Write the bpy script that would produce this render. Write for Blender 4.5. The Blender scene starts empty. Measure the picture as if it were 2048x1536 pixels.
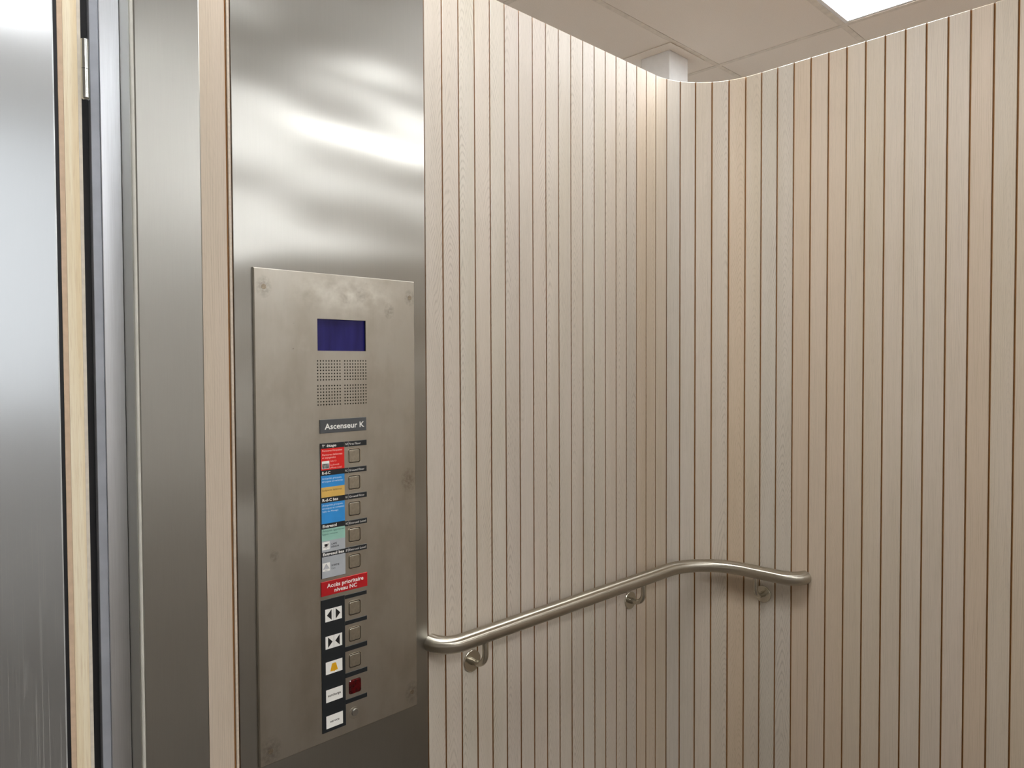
import bpy, math, random
from mathutils import Matrix, Vector
random.seed(7)
SC = bpy.context.scene
COL = SC.collection
PI = math.pi

# ------------------------------------------------------------------ camera, world, exposure
CAM_H = 1.53
cam_d = bpy.data.cameras.new('camera')
cam_d.sensor_width = 36.0
cam_d.lens = 36.0 * 1487.77 / 2048.0
cam_d.clip_start = 0.02
cam = bpy.data.objects.new('camera', cam_d)
COL.objects.link(cam)
th, pit, rol = PI / 4 + 0.005966, 0.026671, 0.004188
fw = Vector((math.cos(th), math.sin(th), 0)); rt = Vector((math.sin(th), -math.cos(th), 0)); zz = Vector((0, 0, 1))
F = fw * math.cos(pit) - zz * math.sin(pit)
U = zz * math.cos(pit) + fw * math.sin(pit)
R_ = rt * math.cos(rol) - U * math.sin(rol)
U_ = rt * math.sin(rol) + U * math.cos(rol)
m = Matrix.Identity(4)
for i in range(3):
    m[i][0] = R_[i]; m[i][1] = U_[i]; m[i][2] = -F[i]
m[2][3] = CAM_H
cam.matrix_world = m
SC.camera = cam

w = bpy.data.worlds.new('world'); SC.world = w
w.use_nodes = True
w.node_tree.nodes['Background'].inputs[0].default_value = (0.94, 0.97, 1.0, 1)
w.node_tree.nodes['Background'].inputs[1].default_value = 1.6
vs = SC.view_settings
SC.display_settings.display_device = 'sRGB'
vs.view_transform = 'Standard'; vs.look = 'None'; vs.gamma = 1.0; vs.use_curve_mapping = False
vs.exposure = 0.0
SC.cycles.use_denoising = True
SC.cycles.max_bounces = 10
LAMP = 24.0           # strength of every ceiling panel

# ------------------------------------------------------------------ helpers
def lin(c):
    return tuple((v / 12.92 if v <= 0.04045 else ((v + 0.055) / 1.055) ** 2.4) for v in [x / 255.0 for x in c]) + (1.0,)

class MB:
    """collects vertices, faces and material slots of one mesh"""
    def __init__(s): s.v = []; s.f = []; s.m = []; s.sm = []
    def add(s, vs_, fs, mi=0, smooth=False):
        o = len(s.v); s.v += [tuple(p) for p in vs_]
        for f in fs:
            s.f.append([o + i for i in f]); s.m.append(mi); s.sm.append(smooth)
    def box(s, lo, hi, mi=0):
        x0, y0, z0 = lo; x1, y1, z1 = hi
        s.add([(x0,y0,z0),(x1,y0,z0),(x1,y1,z0),(x0,y1,z0),(x0,y0,z1),(x1,y0,z1),(x1,y1,z1),(x0,y1,z1)],
              [(0,3,2,1),(4,5,6,7),(0,1,5,4),(1,2,6,5),(2,3,7,6),(3,0,4,7)], mi)
    def chbox(s, lo, hi, c, mi=0):
        """box whose face toward -y has a chamfer c"""
        x0, y0, z0 = lo; x1, y1, z1 = hi
        a = [(x0+c,y0,z0+c),(x1-c,y0,z0+c),(x1-c,y0,z1-c),(x0+c,y0,z1-c)]
        b = [(x0,y0+c,z0),(x1,y0+c,z0),(x1,y0+c,z1),(x0,y0+c,z1)]
        d = [(x0,y1,z0),(x1,y1,z0),(x1,y1,z1),(x0,y1,z1)]
        fs = [(0,1,2,3),(11,10,9,8)]
        for k in range(4):
            n = (k+1) % 4
            fs += [(4+k,4+n,n,k),(8+k,8+n,4+n,4+k)]
        s.add(a+b+d, fs, mi)
    def prism(s, poly, y0, y1, mi=0):
        """polygon in (x,z), seen from -y counter-clockwise, from y0 (front) to y1"""
        n = len(poly)
        s.add([(x,y0,z) for x,z in poly]+[(x,y1,z) for x,z in poly],
              [tuple(range(n)), tuple(range(2*n-1,n-1,-1))]+[(n+i,n+(i+1)%n,(i+1)%n,i) for i in range(n)], mi)
    def flat(s, poly, y, mi=0):
        s.add([(x,y,z) for x,z in poly],[tuple(range(len(poly)))], mi)
    def tube(s, pts, r, n=16, mi=0, cap=True):
        rings = []
        pts = [Vector(p) for p in pts]
        prev = None
        for i, p in enumerate(pts):
            t = (pts[min(i+1,len(pts)-1)] - pts[max(i-1,0)]).normalized()
            up = Vector((0,0,1)) if prev is None else prev
            if abs(t.dot(up)) > 0.95 and prev is None: up = Vector((1,0,0))
            side = t.cross(up).normalized(); up2 = side.cross(t).normalized(); prev = up2
            rr = r[i] if isinstance(r, (list,tuple)) else r
            rings.append([p + side*(rr*math.cos(2*PI*k/n)) + up2*(rr*math.sin(2*PI*k/n)) for k in range(n)])
        o = len(s.v)
        vs_ = [q for g in rings for q in g]; fs = []
        for i in range(len(rings)-1):
            for k in range(n):
                fs.append((i*n+k, i*n+(k+1)%n, (i+1)*n+(k+1)%n, (i+1)*n+k))
        s.add(vs_, fs, mi, True)
        if cap:
            s.add(rings[0], [tuple(range(n-1,-1,-1))], mi); s.add(rings[-1], [tuple(range(n))], mi)
    def mesh(s, name, mats, org=(0,0,0)):
        me = bpy.data.meshes.new(name)
        me.from_pydata([(a-org[0],b-org[1],c-org[2]) for a,b,c in s.v], [], s.f)
        for mt in mats: me.materials.append(mt)
        for p, mi, sm in zip(me.polygons, s.m, s.sm):
            p.material_index = mi; p.use_smooth = sm
        me.update()
        return me

def world_loc(o):
    l = Vector(o.location)
    return l + world_loc(o.parent) if o.parent else l

def link(name, me, org, parent=None):
    o = bpy.data.objects.new(name, me)
    COL.objects.link(o)
    if parent is not None:
        o.parent = parent
        o.location = Vector(org) - world_loc(parent)
    else:
        o.location = org
    return o

def obj(name, mb, mats, parent=None, org=None):
    if not isinstance(mats, (list,tuple)): mats = [mats]
    if org is None:
        xs, ys, zs = zip(*mb.v)
        org = ((min(xs)+max(xs))/2, (min(ys)+max(ys))/2, (min(zs)+max(zs))/2 if parent is not None else min(zs))
    return link(name, mb.mesh(name, mats, org), org, parent)

def tag(o, label=None, cat=None, group=None, kind=None):
    if label: o['label'] = label
    if cat: o['category'] = cat
    if group: o['group'] = group
    if kind: o['kind'] = kind
    return o

def empty(name, loc):
    o = bpy.data.objects.new(name, None); COL.objects.link(o); o.location = loc
    o.empty_display_size = 0.1
    return o

# ------------------------------------------------------------------ materials
def newmat(name):
    mt = bpy.data.materials.new(name); mt.use_nodes = True
    nt = mt.node_tree
    return mt, nt, nt.nodes['Principled BSDF']

def nd(nt, typ, **kw):
    n = nt.nodes.new(typ)
    for k, v in kw.items():
        if k == 'ins':
            for i, x in v.items(): n.inputs[i].default_value = x
        else: setattr(n, k, v)
    return n

def mathn(nt, op, a, b=None, c=None):
    n = nt.nodes.new('ShaderNodeMath'); n.operation = op
    for i, x in enumerate((a, b, c)):
        if x is None: continue
        if isinstance(x, (int, float)): n.inputs[i].default_value = x
        else: nt.links.new(x, n.inputs[i])
    return n.outputs[0]

def mixc(nt, fac, a, b, mode='MIX'):
    n = nt.nodes.new('ShaderNodeMix'); n.data_type = 'RGBA'; n.blend_type = mode
    for sock, x in ((n.inputs[0], fac), (n.inputs[6], a), (n.inputs[7], b)):
        if isinstance(x, (int, float)): sock.default_value = x
        elif isinstance(x, tuple): sock.default_value = x
        else: nt.links.new(x, sock)
    return n.outputs[2]

def noise(nt, vec, scale, detail=2, rough=0.5):
    n = nd(nt, 'ShaderNodeTexNoise', ins={'Scale': scale, 'Detail': detail, 'Roughness': rough})
    nt.links.new(vec, n.inputs['Vector'])
    return n.outputs[0]

def scaled(nt, vec, sx, sy, sz, off=None):
    n = nt.nodes.new('ShaderNodeMapping')
    nt.links.new(vec, n.inputs[0]); n.inputs['Scale'].default_value = (sx, sy, sz)
    if off is not None: nt.links.new(off, n.inputs['Location'])
    return n.outputs[0]

def ramp(nt, val, p0, p1, c0=(0,0,0,1), c1=(1,1,1,1)):
    n = nt.nodes.new('ShaderNodeValToRGB')
    n.color_ramp.elements[0].position = p0; n.color_ramp.elements[0].color = c0
    n.color_ramp.elements[1].position = p1; n.color_ramp.elements[1].color = c1
    nt.links.new(val, n.inputs[0])
    return n.outputs[0]

def plain(name, rgb, rough=0.5, metal=0.0, spec=0.5, var=0.06, vscale=30):
    """a plain painted / printed / moulded surface with a slight mottling"""
    mt, nt, b = newmat(name)
    tc = nd(nt, 'ShaderNodeTexCoord')
    n = noise(nt, tc.outputs['Object'], vscale, 3)
    c = lin(rgb) if max(rgb) > 1 else tuple(rgb) + (1.0,)
    dark = tuple(x * (1 - var) for x in c[:3]) + (1,); lite = tuple(min(1, x * (1 + var)) for x in c[:3]) + (1,)
    nt.links.new(ramp(nt, n, 0.35, 0.65, dark, lite), b.inputs['Base Color'])
    b.inputs['Roughness'].default_value = rough; b.inputs['Metallic'].default_value = metal
    b.inputs['Specular IOR Level'].default_value = spec
    return mt

def steel(name, rgb, rough=0.28, aniso=0.8, tangent=(1,0,0), wave=0.0, wave_scale=(2.0,2.0,5.0), stain=0.0, brush=0.05, scratch=0.0, speck=0.0):
    mt, nt, b = newmat(name)
    tc = nd(nt, 'ShaderNodeTexCoord'); ob = tc.outputs['Object']
    fine = noise(nt, scaled(nt, ob, 900, 900, 14), 1.0, 3, 0.6)
    col = mixc(nt, fine, tuple(x * (1 - brush) for x in lin(rgb)[:3]) + (1,), tuple(min(1, x * (1 + brush)) for x in lin(rgb)[:3]) + (1,))
    r_out = mathn(nt, 'MULTIPLY_ADD', fine, 0.08, rough - 0.04)
    if stain:
        st = noise(nt, scaled(nt, ob, 9, 9, 5), 1.0, 4, 0.6)
        st2 = noise(nt, scaled(nt, ob, 30, 30, 30), 1.0, 3, 0.6)
        sm = mathn(nt, 'MULTIPLY', ramp(nt, st, 0.42, 0.66), stain)
        col = mixc(nt, sm, col, lin((138, 124, 100)))
        sm2 = mathn(nt, 'MULTIPLY', ramp(nt, st2, 0.60, 0.72), stain * 0.7)
        col = mixc(nt, sm2, col, lin((196, 194, 186)))
        r_out = mathn(nt, 'MULTIPLY_ADD', st2, 0.16 * stain, r_out)
        # a few dark nicks and finger marks
        nick = ramp(nt, noise(nt, scaled(nt, ob, 70, 70, 55), 1.0, 3, 0.7), 0.70, 0.76)
        zone = ramp(nt, noise(nt, scaled(nt, ob, 6, 6, 6), 1.0, 1, 0.5), 0.50, 0.62)
        col = mixc(nt, mathn(nt, 'MULTIPLY', nick, mathn(nt, 'MULTIPLY', zone, 0.75)), col, lin((96, 88, 76)))
    if scratch:
        # long fine vertical scratches and rubbed patches, denser low on the sheet
        sep = nd(nt, 'ShaderNodeSeparateXYZ'); nt.links.new(ob, sep.inputs[0])
        s1 = noise(nt, scaled(nt, ob, 300, 300, 3.2), 1.0, 1, 0.4)
        s1 = ramp(nt, s1, 0.68, 0.72)
        low = nd(nt, 'ShaderNodeClamp'); nt.links.new(mathn(nt, 'MULTIPLY', mathn(nt, 'SUBTRACT', 0.12, sep.outputs[2]), 2.2), low.inputs[0])
        patch = ramp(nt, noise(nt, scaled(nt, ob, 16, 16, 6), 1.0, 5, 0.75), 0.56, 0.74)
        grit = noise(nt, scaled(nt, ob, 420, 420, 120), 1.0, 3, 0.8)
        p2 = mathn(nt, 'MULTIPLY', patch, ramp(nt, grit, 0.45, 0.62))
        both = mathn(nt, 'MULTIPLY', mathn(nt, 'MULTIPLY', mathn(nt, 'MAXIMUM', s1, p2), scratch), low.outputs[0])
        col = mixc(nt, both, col, lin((236, 236, 232)))
        r_out = mathn(nt, 'MULTIPLY_ADD', both, 0.45, r_out)
        nt.links.new(mathn(nt, 'MULTIPLY_ADD', both, -0.75, 1.0), b.inputs['Metallic'])
    else:
        b.inputs['Metallic'].default_value = 1.0
    nt.links.new(col, b.inputs['Base Color']); nt.links.new(r_out, b.inputs['Roughness'])
    b.inputs['Anisotropic'].default_value = aniso
    if tangent:
        cx = nd(nt, 'ShaderNodeCombineXYZ', ins={0: tangent[0], 1: tangent[1], 2: tangent[2]})
        nt.links.new(cx.outputs[0], b.inputs['Tangent'])
    if wave:
        h = noise(nt, scaled(nt, ob, *wave_scale), 1.0, 1, 0.4)
        bp = nd(nt, 'ShaderNodeBump', ins={'Strength': 1.0, 'Distance': wave})
        nt.links.new(h, bp.inputs['Height']); nt.links.new(bp.outputs[0], b.inputs['Normal'])
    return mt

def oak(name):
    """bleached oak veneer. Object colour: R = tint toward orange brown, G = cathedral figure, B = grey."""
    mt, nt, b = newmat(name)
    tc = nd(nt, 'ShaderNodeTexCoord'); oi = nd(nt, 'ShaderNodeObjectInfo')
    sep = nd(nt, 'ShaderNodeSeparateXYZ'); nt.links.new(tc.outputs['Object'], sep.inputs[0])
    x, z = sep.outputs[0], sep.outputs[2]
    oc = nd(nt, 'ShaderNodeSeparateColor'); nt.links.new(oi.outputs['Color'], oc.inputs[0])
    tintR, cath, grey = oc.outputs[0], oc.outputs[1], oc.outputs[2]
    rnd = oi.outputs['Random']
    offc = nd(nt, 'ShaderNodeCombineXYZ')
    nt.links.new(mathn(nt, 'MULTIPLY', rnd, 61.0), offc.inputs[0]); nt.links.new(mathn(nt, 'MULTIPLY', rnd, 17.0), offc.inputs[1])
    nt.links.new(mathn(nt, 'MULTIPLY', rnd, 83.0), offc.inputs[2])
    off = offc.outputs[0]
    vec = tc.outputs['Object']
    # figure: nested arches (cut across the rings) or straight lines
    warp = noise(nt, scaled(nt, vec, 12, 0, 2.0, off), 1.0, 2, 0.5)
    warp2 = noise(nt, scaled(nt, vec, 80, 0, 22, off), 1.0, 2, 0.5)
    x0 = mathn(nt, 'MULTIPLY_ADD', mathn(nt, 'FRACT', mathn(nt, 'MULTIPLY', rnd, 3.7)), 0.060, -0.030)
    cx = mathn(nt, 'MULTIPLY', mathn(nt, 'SUBTRACT', x, x0), 6.0)
    arch = mathn(nt, 'SQRT', mathn(nt, 'ADD', mathn(nt, 'MULTIPLY', cx, cx), 0.0022))
    sgn = mathn(nt, 'SIGN', mathn(nt, 'SUBTRACT', mathn(nt, 'FRACT', mathn(nt, 'MULTIPLY', rnd, 7.31)), 0.25))
    fz = mathn(nt, 'MULTIPLY', z, sgn)
    f = mathn(nt, 'ADD', arch, fz)
    f = mathn(nt, 'ADD', f, mathn(nt, 'MULTIPLY', warp, 0.34))
    f = mathn(nt, 'ADD', f, mathn(nt, 'MULTIPLY', warp2, 0.020))
    band = mathn(nt, 'MULTIPLY_ADD', mathn(nt, 'SINE', mathn(nt, 'MULTIPLY', f, 2 * PI / 0.024)), 0.5, 0.5)
    line = mathn(nt, 'POWER', band, 3.5)
        # straight grain
    g = mathn(nt, 'ADD', mathn(nt, 'MULTIPLY', x, 1700.0), mathn(nt, 'MULTIPLY', noise(nt, scaled(nt, vec, 30, 0, 2.0, off), 1.0, 3, 0.55), 34.0))
    sb = mathn(nt, 'POWER', mathn(nt, 'MULTIPLY_ADD', mathn(nt, 'SINE', g), 0.5, 0.5), 2.0)
    sb = mathn(nt, 'MULTIPLY', sb, mathn(nt, 'MULTIPLY_ADD', cath, -0.45, 0.5))
    fib = noise(nt, scaled(nt, vec, 1300, 0, 24, off), 1.0, 3, 0.7)
    fibd = ramp(nt, fib, 0.46, 0.66)
    line = mathn(nt, 'MULTIPLY', mathn(nt, 'MULTIPLY', line, cath), mathn(nt, 'MULTIPLY_ADD', fibd, 0.75, 0.40))
    patchy = ramp(nt, noise(nt, scaled(nt, vec, 30, 0, 3.0, off), 1.0, 2, 0.5), 0.34, 0.58)
    line = mathn(nt, 'MULTIPLY', line, mathn(nt, 'MULTIPLY_ADD', patchy, 0.8, 0.25))
    sb = mathn(nt, 'MULTIPLY', sb, mathn(nt, 'MULTIPLY_ADD', ramp(nt, noise(nt, scaled(nt, vec, 160, 0, 5.0, off), 1.0, 2, 0.6), 0.36, 0.62), 0.9, 0.15))
    pores = mathn(nt, 'MULTIPLY', fibd, mathn(nt, 'MULTIPLY_ADD', mathn(nt, 'MAXIMUM', line, sb), 0.7, 0.25))
    cloud = noise(nt, scaled(nt, vec, 18, 0, 1.6, off), 1.0, 2, 0.5)
    base = mixc(nt, ramp(nt, cloud, 0.35, 0.65), lin((208, 200, 187)), lin((202, 194, 178)))
    base = mixc(nt, mathn(nt, 'FRACT', mathn(nt, 'MULTIPLY', rnd, 5.77)), base, mixc(nt, 0.55, base, lin((207, 191, 176))))
    base = mixc(nt, tintR, base, lin((200, 168, 126)))
    base = mixc(nt, grey, base, lin((184, 179, 172)))
    c = mixc(nt, mathn(nt, 'MULTIPLY', line, 0.62), base, mixc(nt, 1.0, base, (0.52, 0.50, 0.46, 1), 'MULTIPLY'))
    c = mixc(nt, mathn(nt, 'MULTIPLY', sb, 0.58), c, mixc(nt, 1.0, base, (0.62, 0.59, 0.54, 1), 'MULTIPLY'))
    c = mixc(nt, mathn(nt, 'MULTIPLY', pores, 0.5), c, mixc(nt, 1.0, base, (0.48, 0.45, 0.40, 1), 'MULTIPLY'))
    nt.links.new(c, b.inputs['Base Color'])
    b.inputs['Roughness'].default_value = 0.42
    b.inputs['Specular IOR Level'].default_value = 0.35
    bp = nd(nt, 'ShaderNodeBump', ins={'Strength': 0.25, 'Distance': 0.0006})
    nt.links.new(fib, bp.inputs['Height']); nt.links.new(bp.outputs[0], b.inputs['Normal'])
    return mt

def pine(name):
    mt, nt, b = newmat(name)
    tc = nd(nt, 'ShaderNodeTexCoord'); v = tc.outputs['Object']
    n1 = noise(nt, scaled(nt, v, 90, 90, 1.6), 1.0, 3, 0.5)
    n2 = noise(nt, scaled(nt, v, 700, 700, 20), 1.0, 3, 0.6)
    k = noise(nt, scaled(nt, v, 60, 60, 9), 1.0, 1, 0.4)
    c = mixc(nt, ramp(nt, n1, 0.40, 0.62), lin((242, 230, 202)), lin((232, 214, 178)))
    c = mixc(nt, mathn(nt, 'MULTIPLY', ramp(nt, n2, 0.5, 0.8), 0.5), c, lin((190, 156, 110)))
    c = mixc(nt, ramp(nt, k, 0.74, 0.80), c, lin((120, 80, 44)))
    nt.links.new(c, b.inputs['Base Color']); b.inputs['Roughness'].default_value = 0.6
    return mt

M = {}
M['oak'] = oak('bleached_oak')
M['mdf'] = plain('brown_mdf', (158, 112, 60), 0.75, vscale=60)
M['oak_plain'] = plain('oak_sliver', (205, 192, 174), 0.5, vscale=200)
M['panel_steel'] = steel('brushed_panel_steel', (170, 169, 163), 0.30, 0.6, wave=0.016, wave_scale=(2.0, 2.0, 4.5))
M['jamb_steel'] = steel('brushed_jamb_steel', (168, 167, 161), 0.32, 0.45, wave=0.004, wave_scale=(2.2, 2.2, 2.6))
M['plate_steel'] = steel('stained_plate_steel', (190, 186, 176), 0.36, 0.4, stain=0.32, wave=0.0012, wave_scale=(5, 5, 5))
def worn_plate():
    mt = steel('worn_faceplate', (190, 186, 176), 0.36, 0.4, stain=0.32, wave=0.0012, wave_scale=(5, 5, 5))
    nt = mt.node_tree; b = nt.nodes['Principled BSDF']
    tc = nd(nt, 'ShaderNodeTexCoord'); ob = tc.outputs['Object']
    base = b.inputs['Base Color'].links[0].from_socket
    n = noise(nt, scaled(nt, ob, 130, 130, 130), 1.0, 3, 0.6)
    def spot(x, z, rx, rz, soft=1.0):
        q = nd(nt, 'ShaderNodeVectorMath', operation='SUBTRACT'); nt.links.new(ob, q.inputs[0]); q.inputs[1].default_value = (x, 0, z)
        q2 = nd(nt, 'ShaderNodeVectorMath', operation='MULTIPLY'); nt.links.new(q.outputs[0], q2.inputs[0]); q2.inputs[1].default_value = (1/rx, 0, 1/rz)
        ln = nd(nt, 'ShaderNodeVectorMath', operation='LENGTH'); nt.links.new(q2.outputs[0], ln.inputs[0])
        c = nd(nt, 'ShaderNodeClamp'); nt.links.new(mathn(nt, 'SUBTRACT', 1.0, ln.outputs['Value']), c.inputs[0])
        return c.outputs[0]
    m_ = None
    for x, z, r in ((-0.165, 0.438, 0.017), (0.175, 0.437, 0.015), (-0.163, -0.450, 0.024), (0.173, -0.440, 0.020), (0.168, 0.035, 0.022), (-0.150, -0.075, 0.010), (0.120, 0.405, 0.014), (0.050, 0.433, 0.013), (0.015, 0.425, 0.010)):
        sp = spot(x, z, r, r*1.3)
        m_ = sp if m_ is None else mathn(nt, 'MAXIMUM', m_, sp)
    m_ = mathn(nt, 'MULTIPLY', mathn(nt, 'POWER', m_, 0.6), ramp(nt, n, 0.36, 0.62))
    c = mixc(nt, mathn(nt, 'MULTIPLY', m_, 0.5), base, lin((98, 84, 70)))
    rub = mathn(nt, 'MULTIPLY', spot(0.02, 0.435, 0.15, 0.055), ramp(nt, noise(nt, scaled(nt, ob, 22, 22, 26), 1.0, 3, 0.6), 0.36, 0.66))
    c = mixc(nt, rub, c, lin((226, 224, 214)))
    nt.links.new(c, b.inputs['Base Color'])
    return mt
M['faceplate_steel'] = worn_plate()
M['leaf_steel'] = steel('scratched_sheet_steel', (212, 215, 217), 0.44, 0.3, tangent=(0,1,0), wave=0.004, wave_scale=(2, 2, 3), scratch=0.9)
M['alu'] = steel('drawn_aluminium', (226, 229, 234), 0.38, 0.5, wave=0.002, wave_scale=(3, 3, 2.5), brush=0.12)
M['alu_grey'] = plain('grey_aluminium', (170, 174, 182), 0.45, 0.3)
M['rail_steel'] = steel('satin_rail_steel', (192, 186, 173), 0.29, 1.0, tangent=None, brush=0.02)
nt = M['rail_steel'].node_tree          # polished round the tube: highlights spread along its length
ge = nt.nodes.new('ShaderNodeNewGeometry'); vm = nt.nodes.new('ShaderNodeVectorMath'); vm.operation = 'CROSS_PRODUCT'
nt.links.new(ge.outputs['Normal'], vm.inputs[0]); vm.inputs[1].default_value = (0.003, 0.005, 1)
vn = nt.nodes.new('ShaderNodeVectorMath'); vn.operation = 'NORMALIZE'; nt.links.new(vm.outputs[0], vn.inputs[0])
nt.links.new(vn.outputs[0], nt.nodes['Principled BSDF'].inputs['Tangent'])
M['return_steel'] = steel('return_steel', (200, 200, 194), 0.34, 0.4, tangent=(0,1,0), wave=0.002)
M['flange_steel'] = steel('flange_steel', (190, 184, 170), 0.25, 0.0, tangent=None, brush=0.03)
M['zinc'] = steel('zinc_hinge', (214, 218, 214), 0.22, 0.0, tangent=None, brush=0.08)
M['button_steel'] = plain('button_steel', (176, 169, 154), 0.36, 1.0, var=0.08, vscale=160)
M['rim_steel'] = plain('bright_rim', (206, 198, 180), 0.25, 1.0)
M['dark_gap'] = plain('dark_gap', (22, 19, 16), 0.8)
M['glint'] = plain('pale_glint', (196, 194, 184), 0.4)  # pale tone for the painted highlight on the jamb corner
M['black'] = plain('dull_black', (16, 16, 20), 0.6)  # one even black, shared by several dark parts
M['black_label'] = plain('black_label', (24, 29, 33), 0.35)
M['grey_label'] = plain('charcoal_label', (74, 76, 78), 0.45)
M['red'] = plain('red_label', (216, 22, 16), 0.4)
M['dark_red'] = plain('red_sign', (176, 12, 22), 0.4)
M['blue'] = plain('blue_label', (44, 140, 210), 0.4)
M['tan'] = plain('tan_label', (214, 174, 90), 0.4)
M['green'] = plain('pale_green_label', (150, 196, 180), 0.4)
M['grey'] = plain('grey_print', (172, 176, 180), 0.4)
M['white'] = plain('white_print', (240, 239, 233), 0.5, var=0.02)
M['pale_pink'] = plain('pale_print', (255, 200, 190), 0.5)
M['pale_blue'] = plain('pale_blue_print', (214, 234, 248), 0.5)
M['ink'] = plain('black_ink', (12, 12, 14), 0.5)
M['ink_brown'] = plain('brown_ink', (76, 50, 12), 0.5)
M['ink_green'] = plain('green_ink', (40, 84, 74), 0.5)
M['ink_grey'] = plain('grey_ink', (90, 92, 94), 0.5)
M['yellow'] = plain('yellow_print', (226, 168, 12), 0.5)
M['photo_grey'] = plain('mottled_grey_print', (120, 118, 116), 0.5, var=0.75, vscale=260)
M['lamp_red'] = plain('red_lens', (70, 2, 6), 0.08, var=0.5, vscale=120)
M['lock'] = plain('lock_metal', (170, 168, 162), 0.3, 1.0)
M['tile'] = plain('ceiling_tile', (240, 234, 224), 0.9, vscale=300, var=0.03)
M['bar'] = plain('ceiling_grid', (226, 220, 208), 0.6)
M['post'] = plain('white_post', (232, 234, 234), 0.55, var=0.02)
M['paint'] = plain('wall_paint', (212, 208, 203), 0.8)
M['floor'] = plain('brown_floor', (90, 81, 71), 0.5, vscale=4)
mt, nt, b = newmat('lcd')
tc = nd(nt, 'ShaderNodeTexCoord'); nn = noise(nt, scaled(nt, tc.outputs['Object'], 60, 60, 10), 1.0, 2)
cc = ramp(nt, nn, 0.35, 0.7, lin((22, 22, 84)), lin((34, 34, 104)))
nt.links.new(cc, b.inputs['Base Color']); nt.links.new(cc, b.inputs['Emission Color'])
b.inputs['Emission Strength'].default_value = 0.08; b.inputs['Roughness'].default_value = 0.12
M['lcd'] = mt
mt, nt, b = newmat('lit_diffuser')
b.inputs['Base Color'].default_value = (0.9, 0.9, 0.9, 1)
b.inputs['Emission Color'].default_value = (0.97, 0.982, 1.0, 1); b.inputs['Emission Strength'].default_value = LAMP
M['lit'] = mt

# ------------------------------------------------------------------ setting: key planes
A, B = 2.16144, 1.3332          # right wall face x = A, left wall face y = B
TOP = CAM_H + 0.8895            # top of the boarded walls
PL_D = 0.0050                    # depth of the grooves
CEIL = CAM_H + 1.463

# floor and outer room
X0, X1, Y0, Y1 = -3.4, 6.6, -5.6, 4.9
mb = MB(); mb.box((X0, Y0, -0.1), (X1, Y1, 0.0)); tag(obj('floor', mb, M['floor']), kind='structure')
for nm, lo, hi in (('wall_back', (X0-0.1, Y0, 0), (X0, Y1, CEIL+0.1)), ('wall_far', (X1, Y0, 0), (X1+0.1, Y1, CEIL+0.1)),
                   ('wall_opposite', (X0, Y0-0.1, 0), (X1, Y0, CEIL+0.1))):
    mb = MB(); mb.box(lo, hi); tag(obj(nm, mb, M['paint']), kind='structure')
# lobby wall with a daylit window (to the left of the picture)
WX0, WX1, WZ0, WZ1 = -2.9, 0.25, 1.25, 2.93
mb = MB()
mb.box((X0, Y1, 0), (WX0, Y1+0.1, CEIL+0.1)); mb.box((WX1, Y1, 0), (X1, Y1+0.1, CEIL+0.1))
mb.box((WX0, Y1, 0), (WX1, Y1+0.1, WZ0)); mb.box((WX0, Y1, WZ1), (WX1, Y1+0.1, CEIL+0.1))
tag(obj('wall_side', mb, M['paint']), kind='structure')
mb = MB()
for lo, hi in (((WX0, Y1+0.03, WZ0), (WX0+0.05, Y1+0.08, WZ1)), ((WX1-0.05, Y1+0.03, WZ0), (WX1, Y1+0.08, WZ1)),
               ((WX0+0.05, Y1+0.03, WZ0), (WX1-0.05, Y1+0.08, WZ0+0.05)), ((WX0+0.05, Y1+0.03, WZ1-0.05), (WX1-0.05, Y1+0.08, WZ1)),
               (((WX0+WX1)/2-0.03, Y1+0.03, WZ0+0.05), ((WX0+WX1)/2+0.03, Y1+0.08, WZ1-0.05))):
    mb.box(lo, hi)
tag(obj('window_1', mb, M['post']), kind='structure')

# ceiling with its grid and tiles
GA, GB, PA, PB = 2.138, 1.311, 1.1895, 0.605
mb = MB(); mb.box((X0, Y0, CEIL+0.06), (X1, Y1, CEIL+0.1))
ceiling = tag(obj('ceiling', mb, M['tile']), kind='structure')
ia0, ia1 = math.floor((X0-GA)/PA), math.ceil((X1-GA)/PA)
ib0, ib1 = math.floor((Y0-GB)/PB), math.ceil((Y1-GB)/PB)
LIGHTS = [(i, j) for i in (-2, 0, 2) for j in (-9, -5, -1, 3)]
for i in range(ia0, ia1+1):
    x = GA + i*PA
    if X0 < x < X1:
        mb = MB(); mb.box((x-0.012, Y0, CEIL), (x+0.012, Y1, CEIL+0.022)); obj('grid_bar', mb, M['bar'], ceiling)
for j in range(ib0, ib1+1):
    y = GB + j*PB
    if Y0 < y < Y1:
        mb = MB(); mb.box((X0, y-0.012, CEIL+0.0006), (X1, y+0.012, CEIL+0.022)); obj('grid_bar', mb, M['bar'], ceiling)
def tile_mesh(w_, d_):
    c = 0.0015; t = MB()
    hw, hd = w_/2, d_/2
    lo = [(-hw+c,-hd+c,0),(hw-c,-hd+c,0),(hw-c,hd-c,0),(-hw+c,hd-c,0)]
    mi = [(-hw,-hd,c),(hw,-hd,c),(hw,hd,c),(-hw,hd,c)]
    up = [(p[0],p[1],0.015) for p in mi]
    fs = [(3,2,1,0),(8,9,10,11)]
    for k in range(4):
        n = (k+1) % 4; fs += [(k,n,4+n,4+k),(4+k,4+n,8+n,8+k)]
    t.add(lo+mi+up, fs); return t.mesh('tile', [M['tile']])
tme = tile_mesh(PA-0.026, PB-0.026)
tcache = {}
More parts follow.
